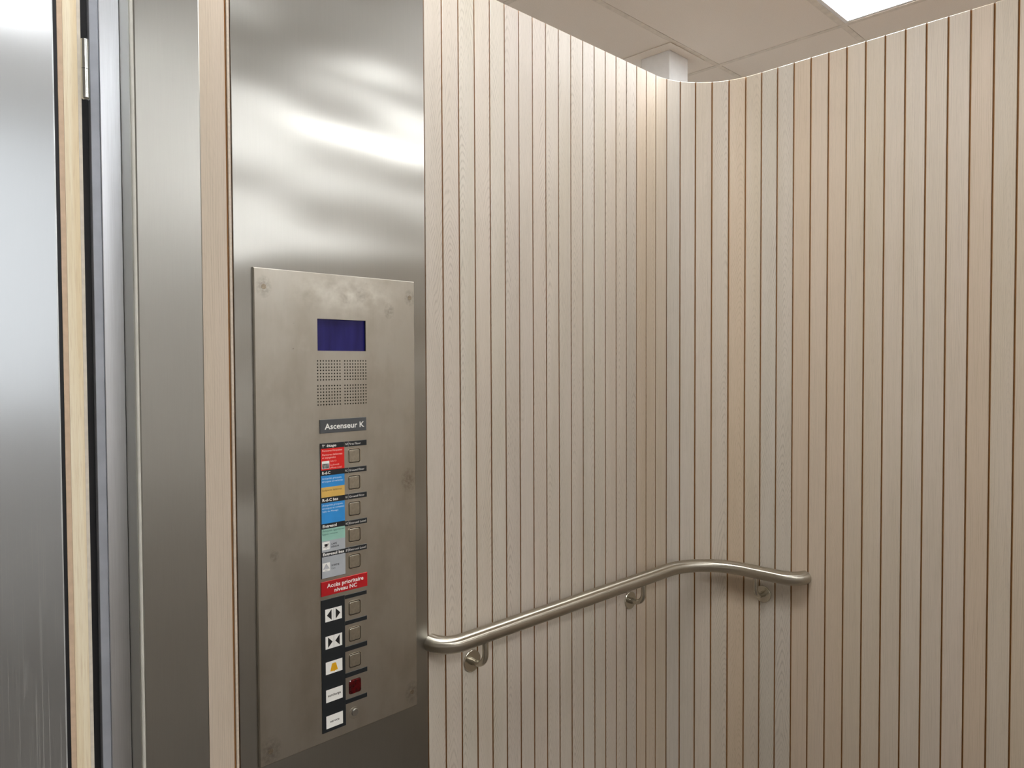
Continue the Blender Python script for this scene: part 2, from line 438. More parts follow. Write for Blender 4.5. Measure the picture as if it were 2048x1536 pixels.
for i in range(ia0, ia1):
    for j in range(ib0, ib1):
        if (i, j) in LIGHTS: continue
        xa, xb = max(X0+0.001, GA+i*PA+0.0122), min(X1-0.001, GA+(i+1)*PA-0.0122)
        ya, yb = max(Y0+0.001, GB+j*PB+0.0122), min(Y1-0.001, GB+(j+1)*PB-0.0122)
        if xb-xa < 0.03 or yb-ya < 0.03: continue
        key = (round(xb-xa, 3), round(yb-ya, 3))
        if key not in tcache: tcache[key] = tile_mesh(xb-xa, yb-ya)
        link('tile', tcache[key], ((xa+xb)/2, (ya+yb)/2, CEIL+0.0012), ceiling)

# ceiling light panels
fr = MB(); hw, hd = PA/2-0.0135, PB/2-0.0135; t = 0.016
for lo, hi in (((-hw,-hd,0),(hw,-hd+t,0.02)),((-hw,hd-t,0),(hw,hd,0.02)),((-hw,-hd+t,0),(-hw+t,hd-t,0.02)),((hw-t,-hd+t,0),(hw,hd-t,0.02))):
    fr.box(lo, hi)
fr_me = fr.mesh('frame', [M['post']])
di = MB(); di.box((-hw+t,-hd+t,0.003),(hw-t,hd-t,0.018)); di_me = di.mesh('diffuser', [M['lit']])
for (i, j) in LIGHTS:
    c = (GA+(i+0.5)*PA, GB+(j+0.5)*PB, CEIL+0.002)
    t_ = empty('ceiling_light', c)
    if (i, j) == (0, -1):
        tag(t_, 'bright white light panel set in the ceiling above the right boarded wall', 'ceiling light', 'ceiling light panels')
    else:
        tag(t_, 'white ceiling light panel of the room, seen only as a reflection in steel', 'ceiling light', 'ceiling light panels')
    link('frame', fr_me, c, t_); link('diffuser', di_me, c, t_)

# ------------------------------------------------------------------ boarded walls
def path(s):
    """point and heading angle on the wall face, s measured along the wall from x = 1.0444"""
    x0, R = 1.0444, 0.2149
    L1 = (A-R) - x0; L2 = R*PI/2
    if s < L1: return x0+s, B, 0.0
    if s < L1+L2:
        g = (s-L1)/R
        return A-R+R*math.sin(g), B-R+R*math.cos(g), -g
    return A, B-R-(s-L1-L2), -PI/2

S_TAN = (A-0.2149)-1.0444
grooves = [0.0, 0.0521] + [0.0521+0.05*k for k in range(1, 18)]
s7 = grooves[-1]
s_r0 = S_TAN + 0.2149*PI/2 + (B-0.2149-1.0960)          # groove at y = 1.0960 on the right wall
grooves += [s7 + (s_r0-s7)*k/7 for k in range(1, 8)]
NR = 46
grooves += [s_r0 + 0.05102*k for k in range(1, NR+1)]
GW = 0.0040
H0 = 0.02

# backing boards (brown MDF), following the path
def backing(name, s0, s1, n, mats=None):
    b_ = MB(); vs_ = []
    for k in range(n+1):
        x, y, g = path(s0+(s1-s0)*k/n)
        nx, ny = math.sin(g), -math.cos(g)              # outward (toward the viewer)
        nx, ny = -math.sin(-g), -math.cos(g)
        for d in (PL_D, 0.036):
            for z in (0.0, TOP-0.001):
                vs_.append((x-nx*d, y-ny*d, z))
    fs = []
    for k in range(n):
        o = 4*k; q = 4*(k+1)
        fs += [(o, q, q+1, o+1), (o+2, o+3, q+3, q+2), (o+1, q+1, q+3, o+3), (o, o+2, q+2, q)]
    fs += [(0,1,3,2), (4*n, 4*n+2, 4*n+3, 4*n+1)]
    b_.add(vs_, fs)
    return tag(obj(name, b_, M['mdf']), kind='structure')
wall_left = backing('wall_left', -0.58, grooves[18], 1)
wall_corner = backing('wall_corner', grooves[18]+1e-4, grooves[25]-1e-4, 16)
wall_right = backing('wall_right', grooves[25], grooves[-1]+0.002, 1)

def plank_mesh(width, sl=None):
    """board with face toward -y; sl: list of (x,y,angle) sections for a bent board"""
    c = 0.0006; d = PL_D + 0.001
    if sl is None: sl = [(-width/2, 0, 0), (width/2, 0, 0)]
    n = len(sl); p = MB(); hh = (TOP-H0)/2
    def sec(z, dd, inset):
        out = []
        for k, (x, y, g) in enumerate(sl):
            ex = inset if k == 0 else (-inset if k == n-1 else 0)
            px, py = x+ex*math.cos(g), y+ex*math.sin(g)
            nx, ny = math.sin(g), -math.cos(g)
            out.append((px-nx*dd, py-ny*dd, z))
        return out
    f0, f1 = sec(-hh, 0, c), sec(hh-0.0022, 0, c)
    e0, e1 = sec(-hh, c, 0), sec(hh, 0.0022, 0)
    r0, r1 = sec(-hh, d, 0), sec(hh, d, 0)
    vs_ = f0+f1+e0+e1+r0+r1
    I = lambda a, k: a*n+k
    oakf, mdff = [], []
    for k in range(n-1):
        oakf.append((I(0,k), I(0,k+1), I(1,k+1), I(1,k)))
        oakf.append((I(1,k), I(1,k+1), I(3,k+1), I(3,k)))
        mdff.append((I(3,k), I(3,k+1), I(5,k+1), I(5,k)))
        mdff.append((I(5,k), I(5,k+1), I(4,k+1), I(4,k)))
        mdff.append((I(4,k), I(4,k+1), I(0,k+1), I(0,k)))
    oakf.append((I(2,0), I(0,0), I(1,0), I(3,0)))
    oakf.append((I(0,n-1), I(2,n-1), I(3,n-1), I(1,n-1)))
    mdff.append((I(4,0), I(2,0), I(3,0), I(5,0)))
    mdff.append((I(2,n-1), I(4,n-1), I(5,n-1), I(3,n-1)))
    p.add(vs_, oakf, 0); 
    o = len(p.v); p.f += [list(f) for f in mdff]; p.m += [1]*len(mdff); p.sm += [False]*len(mdff)
    return p.mesh('plank', [M['oak'], M['mdf']])

pm_cache = {}
def plank(s0, s1, parent, colour):
    w_ = s1-s0-GW
    mid = (s0+s1)/2
    x, y, g = path(mid)
    bent = not (s1 <= S_TAN+0.006 or s0 >= S_TAN+0.2149*PI/2-0.001)
    if bent:
        secs = []
        for k in range(7):
            px, py, pg = path(s0+GW/2+w_*k/6)
            dx, dy = px-x, py-y
            lx = dx*math.cos(-g)-dy*math.sin(-g); ly = dx*math.sin(-g)+dy*math.cos(-g)
            secs.append((lx, ly, pg-g))
        me = plank_mesh(w_, secs)
    else:
        key = round(w_, 5)
        if key not in pm_cache: pm_cache[key] = plank_mesh(w_)
        me = pm_cache[key]
    o = link('plank', me, (x, y, (TOP+H0)/2), parent)
    o.rotation_euler = (0, 0, g)
    o.color = colour
    return o

for k in range(len(grooves)-1):
    s0, s1 = grooves[k], grooves[k+1]
    if k < 18:
        par = wall_left; col = (random.uniform(0, 0.12), random.uniform(0.75, 1.0), random.uniform(0.0, 0.3), 1)
        if k in (6,): col = (0.0, 0.35, 0.2, 1)
        if k in (16, 17): col = (0.30, 0.5, 0.0, 1)
    elif k < 25:
        par = wall_corner
        col = [(0.22, .2, 0, 1), (0.0, .15, .25, 1), (0.05, .1, .15, 1), (0.1, .2, .05, 1), (0.15, .75, .1, 1), (0.42, .5, .0, 1), (0.22, .5, .0, 1)][k-18]
    else:
        par = wall_right; col = (random.uniform(0.10, 0.38), random.uniform(0, 0.22), random.uniform(0, 0.06), 1)
        if k in (25, 26): col = (0.05, 1.0, 0.18, 1)
    plank(s0, s1, par, col)
# the strip of boarding left of the steel panel
for s0, s1 in ((0.486-1.0444, 0.536-1.0444), (0.536-1.0444, 0.5915-1.0444)):
    plank(s0, s1, wall_left, (0.20, 0.1, 0.0, 1))
mb = MB(); mb.chbox((0.5935, B+0.0005, H0), (0.5985, B+0.0075, TOP), 0.0005); obj('oak_edge_strip', mb, M['oak_plain'], wall_left)
# brushed steel cladding
mb = MB(); mb.chbox((0.6003, B-0.0005, H0), (1.0432, B+0.0075, TOP), 0.0006)
obj('steel_panel', mb, M['panel_steel'], wall_left)

# ------------------------------------------------------------------ entrance jamb and frame on the left
JB = 1.240
mb = MB(); mb.chbox((0.404, JB, 0.0), (0.5063, B+0.036, TOP+0.3), 0.0022)
jamb = tag(obj('trim_1', mb, M['jamb_steel']), kind='structure')
mb = MB(); mb.box((0.3985, JB+0.004, 0.0), (0.4035, 1.33, TOP+0.3)); obj('jamb_return', mb, M['return_steel'], jamb)
mb = MB(); mb.tube([(0.4020, JB+0.0022, 0.0), (0.4020, JB+0.0022, TOP+0.3)], 0.0026, 12); obj('corner_glint', mb, M['glint'], jamb)  # rounded corner, coloured pale to paint the highlight along the jamb edge
mb = MB(); mb.box((0.404, -1.40, 2.30), (0.5063, JB-0.0005, 2.74)); tag(obj('trim_3', mb, M['jamb_steel']), kind='structure')
mb = MB(); mb.box((0.404, -1.5, 0.0), (0.5063, -1.4005, TOP+0.3)); tag(obj('trim_4', mb, M['jamb_steel']), kind='structure')
# drawn aluminium profile
mb = MB()
mb.chbox((0.3690, 1.287, 0.0), (0.3980, 1.33, TOP+0.3), 0.0006)
prof = tag(obj('trim_2', mb, M['alu']), kind='structure')
mb = MB(); mb.chbox((0.3560, 1.290, 0.0), (0.3688, 1.33, TOP+0.3), 0.0006); obj('profile_lip', mb, M['alu_grey'], prof)
mb = MB(); mb.box((0.3400, 1.3005, 0.0), (0.3555, 1.33, TOP+0.3)); obj('gap_shade', mb, M['black'], prof)  # black strip standing in for the shade in the gap beside the leaf
# front wall behind the leaf
mb = MB(); mb.box((0.345, 1.3305, 0.0), (0.44, 4.85, CEIL-0.01)); tag(obj('wall_front', mb, M['paint']), kind='structure')

# ------------------------------------------------------------------ steel faced door leaf with pine edge
LE = 1.270; LA = 0.3000
mb = MB(); mb.box((LA+0.0020, LE+0.0015, 0.01), (LA+0.0070, LE+0.95, TOP+0.25))
door = tag(obj('door_1', mb, M['black']), kind='structure')
mb = MB(); mb.box((LA, LE, 0.01), (LA+0.0018, LE+0.95, TOP+0.25)); obj('steel_sheet', mb, M['leaf_steel'], door)
mb = MB(); mb.box((LA+0.0072, LE+0.0004, 0.01), (LA+0.0142, LE+0.95, TOP+0.25)); obj('plywood_facing', mb, plain('plywood', (206, 180, 152), 0.7, vscale=90), door)
mb = MB(); mb.box((LA+0.0144, LE, 0.01), (LA+0.0335, LE+0.06, TOP+0.25)); obj('pine_lipping', mb, pine('pine'), door)
mb = MB(); mb.box((LA+0.0337, LE+0.0004, 0.01), (LA+0.0385, LE+0.95, TOP+0.25)); obj('rear_facing', mb, plain('pale_facing', (214, 204, 188), 0.7, vscale=90), door)
hx, hy = 0.3425, 1.2640
mb = MB(); mb.tube([(hx, hy, 1.980), (hx, hy, 2.024)], 0.0055, 20)
hinge = obj('hinge', mb, M['zinc'], door)
mb = MB(); mb.tube([(hx, hy, 1.9365), (hx, hy, 1.9792)], 0.0057, 20); obj('hinge_knuckle', mb, M['zinc'], hinge)
mb = MB(); mb.tube([(hx, hy, 1.9335), (hx, hy, 1.9345), (hx, hy, 1.9364)], [0.0030, 0.0048, 0.0056], 20); obj('hinge_pin_cap', mb, M['zinc'], hinge)
mb = MB(); mb.box((0.3387, hy, 1.9365), (0.3410, LE+0.02, 2.024)); obj('hinge_flap', mb, M['zinc'], hinge)

# ------------------------------------------------------------------ post behind the walls
post = tag(empty('square_post', (3.067, 2.05, 0)), 'white square post rising to the ceiling behind the curved corner of boards', 'post')
mb = MB(); c0, c1 = (2.989, 1.973), (3.145, 2.129)
mb.box((c0[0], c0[1], 0.0), (c1[0], c1[1], CEIL-0.002)); obj('casing', mb, M['post'], post)
mb = MB(); mb.box((2.925, 1.925, CEIL-0.0035), (2.987, 2.40, CEIL-0.0005)); obj('ceiling_collar', mb, M['tile'], post)
mb = MB(); mb.box((2.9875, 1.925, CEIL-0.0035), (3.215, 1.971, CEIL-0.0005)); obj('ceiling_collar', mb, M['tile'], post)

# ------------------------------------------------------------------ handrail
RO, RZ, RR = 0.050, 0.893, 0.0200
rail = tag(empty('handrail', (1.5, B-RO, RZ)), 'satin steel tubular handrail bent round the corner of the boarded walls', 'handrail')
def arc(cx, cy, r, a0, a1, n):
    return [(cx+r*math.cos(math.radians(a0+(a1-a0)*k/n)), cy+r*math.sin(math.radians(a0+(a1-a0)*k/n)), RZ) for k in range(n+1)]
xl, yr, br = 1.053, 0.952, 0.0465
Rc = 0.2149-RO
p_left = [(xl, B-0.0008, RZ)] + arc(xl+br, B-RO+br, br, 180, 270, 10)
p_main = p_left + [(1.25, B-RO, RZ), (1.55, B-RO, RZ)] + arc(A-0.2149, B-0.2149, Rc, 90, 0, 16) + [(A-RO, 1.010, RZ)]
p_right = [(A-RO, 1.0097, RZ)] + arc(A-RO+br, yr+br, br, 180, 270, 10) + [(A-0.0008, yr, RZ)]
mb = MB(); mb.tube(p_main, RR, 28); obj('rail_tube', mb, M['rail_steel'], rail)
mb = MB(); mb.tube(p_right, RR, 28); obj('rail_end', mb, M['rail_steel'], rail)
def bracket(fx, fy, nx, ny, z0):
    """flange on the wall at (fx,fy,z0); (nx,ny) points out of the wall"""
    P = lambda d, z: (fx+nx*d, fy+ny*d, z)
    rb = 0.030; r = 0.0076
    pts = [P(0.006, z0), P(RO-rb, z0)]
    for k in range(1, 9):
        g = PI/2*k/8
        pts.append(P(RO-rb+rb*math.sin(g), z0+rb-rb*math.cos(g)))
    pts.append(P(RO, RZ-RR+0.0015))
    b_ = MB(); b_.tube(pts, r, 18)
    br_ = obj('bracket', b_, M['flange_steel'], rail)
    f_ = MB(); f_.tube([P(0.0004, z0), P(0.0034, z0), P(0.0042, z0)], [0.0262, 0.0262, 0.0252], 36); obj('flange', f_, M['flange_steel'], br_)
    s_ = MB(); s_.tube([P(0.0042, z0), P(0.0130, z0)], 0.0092, 20); obj('sleeve', s_, M['flange_steel'], br_)
bracket(1.176, B, 0, -1, 0.8160)
bracket(1.812, B, 0, -1, 0.8180)
bracket(A, 1.083, -1, 0, 0.8145)

# ------------------------------------------------------------------ control panel
PF = B-0.0065                              # front face of the plate
K = PF/(B-0.004)
def pa(a): return a*K
def pz(z): return CAM_H+(z-CAM_H)*K
cp = tag(empty('control_panel', (0.82, B, pz(0.7634))), 'brushed steel control panel with display, floor buttons and coloured floor signs', 'control panel')

px0, px1, pz0, pz1 = 0.6350, 1.0083, pz(0.7634), pz(1.7136)
hp = 0.00635*K
blocks = []
for (ca, cz) in ((0.7682, 1.5381), (0.8304, 1.5381), (0.7682, 1.4880), (0.8304, 1.4880)):
    blocks.append((pa(ca)-hp/2, pz(cz)+hp/2))         # left, top
dsp = (pa(0.7684), pa(0.8818), pz(1.5585), pz(1.6224))
ch = 0.0018
xb = sorted(set([px0+ch, px1-ch, dsp[0], dsp[1]] + [b_[0] for b_ in blocks] + [b_[0]+9*hp for b_ in blocks]))
zb = sorted(set([pz0+ch, pz1-ch, dsp[2], dsp[3]] + [b_[1] for b_ in blocks] + [b_[1]-7*hp for b_ in blocks]))
mb = MB()
def inside(x, z):
    if dsp[0] < x < dsp[1] and dsp[2] < z < dsp[3]: return True
    return any(l < x < l+9*hp and t_-7*hp < z < t_ for l, t_ in blocks)
for i in range(len(xb)-1):
    for j in range(len(zb)-1):
        if inside((xb[i]+xb[i+1])/2, (zb[j]+zb[j+1])/2): continue
        mb.flat([(xb[i],zb[j]),(xb[i+1],zb[j]),(xb[i+1],zb[j+1]),(xb[i],zb[j+1])], PF)
hr = 0.0015
for l, t_ in blocks:
    for i in range(9):
        for j in range(7):
            cx, cz = l+(i+0.5)*hp, t_-(j+0.5)*hp; h = hp/2
            sq = [(cx+h,cz),(cx+h,cz+h),(cx,cz+h),(cx-h,cz+h),(cx-h,cz),(cx-h,cz-h),(cx,cz-h),(cx+h,cz-h)]
            ci = [(cx+hr*math.cos(q*PI/4), cz+hr*math.sin(q*PI/4)) for q in range(8)]
            vs_ = [(x,PF,z) for x,z in sq]+[(x,PF,z) for x,z in ci]+[(x,PF+0.0025,z) for x,z in ci]
            fs = [(q,(q+1)%8,8+(q+1)%8,8+q) for q in range(8)]
            mb.add(vs_, fs, 0)
            o = len(mb.v)-24
            for q in range(8):
                mb.f.append([o+8+q, o+8+(q+1)%8, o+16+(q+1)%8, o+16+q]); mb.m.append(1); mb.sm.append(False)
            mb.f.append([o+16+q for q in range(8)]); mb.m.append(1); mb.sm.append(False)
# chamfer and sides
fa = [(px0+ch,PF,pz0+ch),(px1-ch,PF,pz0+ch),(px1-ch,PF,pz1-ch),(px0+ch,PF,pz1-ch)]
fb = [(px0,PF+ch,pz0),(px1,PF+ch,pz0),(px1,PF+ch,pz1),(px0,PF+ch,pz1)]
fc = [(x,B-0.0006,z) for x,_,z in fb]
fs = [(11,10,9,8)]
for k in range(4):
    n = (k+1) % 4; fs += [(4+k,4+n,n,k),(8+k,8+n,4+n,4+k)]
mb.add(fa+fb+fc, fs, 0)
# display opening walls
x0_, x1_, z0_, z1_ = dsp
q0 = [(x0_,PF,z0_),(x1_,PF,z0_),(x1_,PF,z1_),(x0_,PF,z1_)]; q1 = [(x,PF+0.0045,z) for x,_,z in q0]
mb.add(q0+q1, [(k,(k+1)%4,4+(k+1)%4,4+k) for k in range(4)], 2)
plate = obj('faceplate', mb, [M['faceplate_steel'], M['dark_gap'], M['black']], cp, org=(0.82, PF, 1.24))
mb = MB(); mb.box((x0_-0.001, PF+0.0046, z0_-0.001), (x1_+0.001, PF+0.008, z1_+0.001)); obj('display_screen', mb, M['lcd'], cp)

def rsq(cx, cz, w_, h_, r, n=4):
    pts = []
    for q, (sx, sz) in enumerate(((1,-1),(1,1),(-1,1),(-1,-1))):
        for k in range(n+1):
            g = -PI/2 + q*PI/2 + PI/2*k/n
            pts.append((cx+sx*(w_/2-r)+r*math.cos(g), cz+sz*(h_/2-r)+r*math.sin(g)))
    return pts

def circ(cx, cz, r, n=28):
    return [(cx+r*math.cos(2*PI*k/n), cz+r*math.sin(2*PI*k/n)) for k in range(n)]

def ring_mesh(mb, po, pi_, y0, y1, mi):
    n = len(po)
    vs_ = [(x,y1,z) for x,z in po]+[(x,y0,z) for x,z in po]+[(x,y0,z) for x,z in pi_]+[(x,y1,z) for x,z in pi_]
    fs = []
    for k in range(n):
        j = (k+1) % n
        fs += [(k,j,n+j,n+k),(n+k,n+j,2*n+j,2*n+k),(2*n+k,2*n+j,3*n+j,3*n+k)]
    mb.add(vs_, fs, mi)

def pillow(mb, pf, ctr, y0, y1, mi, inset):
    """button cap: front face inset a little, rounded shoulder"""
    n = len(pf); cx, cz = ctr
    sh = lambda s_: [(cx+(x-cx)*s_, cz+(z-cz)*s_) for x, z in pf]
    rows = [(sh(1.0), y1), (sh(1.0), y0+inset), (sh(1-inset*0.35/0.014), y0+inset*0.3), (sh(1-inset/0.014), y0)]
    vs_ = [(x,y,z) for r_, y in rows for x, z in r_]
    fs = []
    for k in range(3):
        for i in range(n):
            j = (i+1) % n; fs.append((k*n+i, k*n+j, (k+1)*n+j, (k+1)*n+i))
    fs.append(tuple(3*n+i for i in range(n)))
    mb.add(vs_, fs, mi)

bt = [(0.8508,1.3410),(0.8502,1.2856),(0.8501,1.2308),(0.8496,1.1762),(0.8491,1.1207),(0.8481,1.0232),(0.8481,0.9682),(0.8478,0.9128),(0.8472,0.8580)]
for k, (ca, cz) in enumerate(bt):
    x, z = pa(ca), pz(cz)
    if k < 8:
        mb = MB(); pillow(mb, rsq(x, z, 0.0250, 0.0258, 0.0032), (x, z), PF-0.0012, PF+0.0005, 0, 0.0009)
        bo = obj('push_button', mb, M['button_steel'], cp)
        mb = MB(); ring_mesh(mb, rsq(x, z, 0.0296, 0.0304, 0.0048), rsq(x, z, 0.0278, 0.0286, 0.0040), PF-0.0008, PF+0.0003, 0)
        mb.flat(rsq(x, z, 0.0286, 0.0294, 0.0042), PF-0.00015, 1)
        obj('bezel', mb, [M['rim_steel'], M['dark_gap']], bo)
    else:
        mb = MB(); pillow(mb, rsq(x, z, 0.0290, 0.0296, 0.0044), (x, z), PF-0.0030, PF+0.0005, 0, 0.0022)
        tag(obj('warning_lamp', mb, M['lamp_red'], cp), 'dark red square lamp lens')
# key lock: collar and core
x, z = pa(0.8462), pz(0.8024)
mb = MB(); ring_mesh(mb, circ(x-0.0012, z-0.001, 0.0125), circ(x, z, 0.0086), PF-0.0005, PF+0.0003, 0)
lk = obj('key_lock', mb, M['plate_steel'], cp)
mb = MB(); mb.prism(circ(x, z, 0.0084), PF-0.0002, PF+0.0003, 0); pillow(mb, circ(x+0.0004, z, 0.0078), (x, z), PF-0.0026, PF, 0, 0.0016); obj('lock_core', mb, M['lock'], lk)
# dirty screw caps in the corners of the plate
for ca, cz in ((0.655, 1.678), (0.995, 1.677), (0.657, 0.790), (0.993, 0.800)):
    mb = MB(); mb.prism(circ(ca, cz, 0.0050, 20), PF-0.0003, PF+0.0002); obj('screw_cap', mb, plain('dull_screw', (150, 139, 122), 0.45, 1.0, var=0.25, vscale=300), cp)

# wear on the plate: finger smudges round the screws, a rubbed pale patch at the top
# ---- lettering
pending = []
def text(body, a0, z0, width, cap, y, mat, parent, bold=0.0, shear=0.0, name='lettering'):
    cu = bpy.data.curves.new('lettering', 'FONT'); cu.body = body; cu.size = 1.0; cu.offset = bold; cu.shear = shear
    cu.resolution_u = 2; cu.fill_mode = 'FRONT'
    o = bpy.data.objects.new('lettering_source', cu); COL.objects.link(o)
    pending.append((o, pa(a0), pz(z0), width*K, cap*K, y, mat, parent, name))

def figure_one(a, z, h, t, y, mat, parent):
    mb = MB(); w_ = h*0.26+t
    p = [(a+w_-t, z), (a+w_, z), (a+w_, z+h), (a+w_-t*0.75, z+h), (a, z+h*0.80), (a, z+h*0.80-t*0.9), (a+w_-t, z+h*0.80)]
    mb.flat([(pa(q), pz(r)) for q, r in p], y); obj('lettering', mb, mat, parent)

def sign(name, a0, a1, z0, z1, th_, mats, parent, bands=()):
    """raised sign; bands: (a0,a1,z0,z1,slot) printed fields on its face"""
    mb = MB(); mb.chbox((pa(a0), PF-th_, pz(z0)), (pa(a1), PF-0.0001, pz(z1)), 0.0003, 0)
    for (b0, b1, c0_, c1_, sl) in bands:
        mb.flat([(pa(b0),pz(c0_)),(pa(b1),pz(c0_)),(pa(b1),pz(c1_)),(pa(b0),pz(c1_))], PF-th_-0.00006, sl)
    return obj(name, mb, mats, parent)

ST = 0.0016
yT = PF-ST-0.00014
s = sign('name_sign', 0.7710, 0.8800, 1.3924, 1.4199, 0.0022, [M['grey_label']], cp)
text('Ascenseur K', 0.7812, 1.4002, 0.0935, 0.0118, PF-0.0022-0.0001, M['white'], s, bold=0.018)

# five floor signs: header above a coloured field
L0, L1_ = 0.7708, 0.8262
G0 = 0.7722
Z = [1.3722, 1.3614, 1.3179, 1.3068, 1.2832, 1.2628, 1.2515, 1.2095, 1.1988, 1.1745, 1.1517, 1.1423, 1.0984]
f1 = sign('floor_sign', L0, L1_, Z[2], Z[0], ST, [M['black_label'], M['red']], cp, [(G0, L1_, Z[2], Z[1], 1)])
f2 = sign('floor_sign', L0, L1_, Z[5], Z[2]-0.0001, ST, [M['black_label'], M['blue'], M['tan']], cp, [(G0, L1_, Z[4], Z[3], 1), (G0, L1_, Z[5], Z[4], 2)])
f3 = sign('floor_sign', L0, L1_, Z[7], Z[5]-0.0001, ST, [M['black_label'], M['blue']], cp, [(G0, L1_, Z[7], Z[6], 1)])
f4 = sign('floor_sign', L0, L1_, Z[10], Z[7]-0.0001, ST, [M['black_label'], M['green'], M['grey']], cp, [(G0, L1_, Z[9], Z[8], 1), (G0, L1_, Z[10], Z[9], 2)])
f5 = sign('floor_sign', L0, L1_, Z[12], Z[10]-0.0001, ST, [M['black_label'], M['grey']], cp, [(G0, L1_, Z[12]+0.0006, Z[11], 1)])
W = M['white']
figure_one(0.7752, 1.3645, 0.0056, 0.0013, yT, W, f1)
text('er', 0.7786, 1.3673, 0.0036, 0.0032, yT, W, f1, 0.01)
text('étage', 0.7855, 1.3645, 0.0222, 0.0056, yT, W, f1, 0.016)
text('Peintures françaises', 0.7750, 1.3552, 0.0462, 0.0040, yT, M['pale_pink'], f1, 0.0, 0.15)
text('Peintures italiennes', 0.7750, 1.3470, 0.0462, 0.0040, yT, M['pale_pink'], f1, 0.0, 0.15)
text('et espagnoles', 0.7750, 1.3412, 0.0310, 0.0040, yT, M['pale_pink'], f1, 0.0, 0.15)
text('Salle 13', 0.7935, 1.3338, 0.0135, 0.0030, yT, M['pale_pink'], f1, 0.0, 0.0)
text('La Joconde', 0.7935, 1.3262, 0.0205, 0.0034, yT, M['pale_pink'], f1, 0.0, 0.25)
text('(Mona Lisa)', 0.7935, 1.3202, 0.0262, 0.0034, yT, M['pale_pink'], f1, 0.0, 0.25)
text('R-d-C', 0.7745, 1.3096, 0.0188, 0.0058, yT, W, f2, 0.03)
text('Antiquités grecques,', 0.7740, 1.2990, 0.0458, 0.0040, yT, M['pale_blue'], f2, 0.0, 0.15)
text('étrusques et romaines', 0.7740, 1.2930, 0.0480, 0.0040, yT, M['pale_blue'], f2, 0.0, 0.15)
text('Sculptures italiennes', 0.7740, 1.2752, 0.0455, 0.0040, yT, M['ink_brown'], f2, 0.0, 0.15)
text('R-d-C bas', 0.7745, 1.2544, 0.0360, 0.0058, yT, W, f3, 0.03)
text('Antiquités grecques,', 0.7740, 1.2448, 0.0478, 0.0040, yT, M['pale_blue'], f3, 0.0, 0.15)
text('étrusques et romaines', 0.7740, 1.2386, 0.0505, 0.0040, yT, M['pale_blue'], f3, 0.0, 0.15)
text('Salle du Manège', 0.7740, 1.2325, 0.0370, 0.0034, yT, M['pale_blue'], f3, 0.0, 0.1)
text('Entresol', 0.7745, 1.2016, 0.0322, 0.0058, yT, W, f4, 0.03)
text('Antiquités égyptiennes', 0.7735, 1.1928, 0.0512, 0.0040, yT, M['ink_green'], f4, 0.0, 0.15)
text('Égypte romaine', 0.7735, 1.1865, 0.0350, 0.0036, yT, M['ink_green'], f4, 0.0, 0.1)
text('CAFÉ', 0.7935, 1.1646, 0.0128, 0.0036, yT, M['ink'], f4, 0.02)
text('DENON', 0.7935, 1.1588, 0.0176, 0.0036, yT, M['ink'], f4, 0.02)
text('Entresol bas', 0.7745, 1.1447, 0.0488, 0.0058, yT, W, f5, 0.03)
text('SORTIE', 0.7935, 1.1206, 0.0182, 0.0038, yT, M['ink'], f5, 0.02)
text('Exit', 0.7938, 1.1146, 0.0090, 0.0038, yT, M['ink_grey'], f5, 0.0)
# pictures on the floor signs
y1 = PF-ST-0.0002; y2 = PF-ST-0.0003; y3 = PF-ST-0.0004
def rect(a0, a1, z0, z1): return [(pa(a0),pz(z0)),(pa(a1),pz(z0)),(pa(a1),pz(z1)),(pa(a0),pz(z1))]
def poly(*pts): return [(pa(a), pz(z)) for a, z in pts]
mb = MB(); mb.flat(rect(0.7742, 0.7912, 1.3205, 1.3362), y1, 0); mb.flat(rect(0.7748, 0.7906, 1.3211, 1.3310), y2, 1)
obj('picture', mb, [M['white'], M['photo_grey']], f1)
mb = MB(); mb.flat(rect(0.7731, 0.7900, 1.1565, 1.1728), y1, 0)
mb.flat(poly((0.7790,1.1630),(0.7843,1.1630),(0.7852,1.1645),(0.7854,1.1682),(0.7780,1.1682),(0.7781,1.1645)), y2, 1)
cx_, cz_ = 0.7856, 1.1666
n_ = 12
for k in range(n_):
    g0, g1 = -PI/2+PI*k/n_, -PI/2+PI*(k+1)/n_
    mb.flat(poly((cx_+.0014*math.cos(g0),cz_+.0014*math.sin(g0)),(cx_+.0024*math.cos(g0),cz_+.0022*math.sin(g0)),(cx_+.0024*math.cos(g1),cz_+.0022*math.sin(g1)),(cx_+.0014*math.cos(g1),cz_+.0014*math.sin(g1))), y2, 1)
mb.flat(rect(0.7754, 0.7880, 1.1612, 1.1620), y2, 1)
mb.flat(rect(0.7800, 0.7838, 1.1588, 1.1593), y2, 2)
obj('pictogram', mb, [M['white'], M['ink'], M['ink_grey']], f4)
mb = MB(); mb.flat(rect(0.7731, 0.7902, 1.1130, 1.1300), y1, 0)
mb.flat(poly((0.7742,1.1172),(0.7892,1.1172),(0.7817,1.1284)), y2, 3)
for k in range(1, 6):          # striped triangle: bands parallel to its sides
    u = k/6.0
    for side in (0, 1):
        xa_ = 0.7742+0.0150*u if side == 0 else 0.7892-0.0150*u
        top_ = (0.7817+0.0075*u*0.999 if side == 0 else 0.7817-0.0075*u, 1.1284-0.0112*u)
        d_ = 0.0005 if side == 0 else -0.0005
        pts = [(xa_, 1.1174), (xa_+d_, 1.1174), (top_[0]+d_*0.4, top_[1]-0.0002), (top_[0], top_[1]-0.0002)]
        if side: pts = pts[::-1]
        mb.flat(poly(*pts), y3, 0)
mb.flat(rect(0.7785, 0.7845, 1.1146, 1.1154), y2, 2)
obj('pictogram', mb, [M['white'], M['ink_grey'], M['grey'], M['alu_grey']], f5)

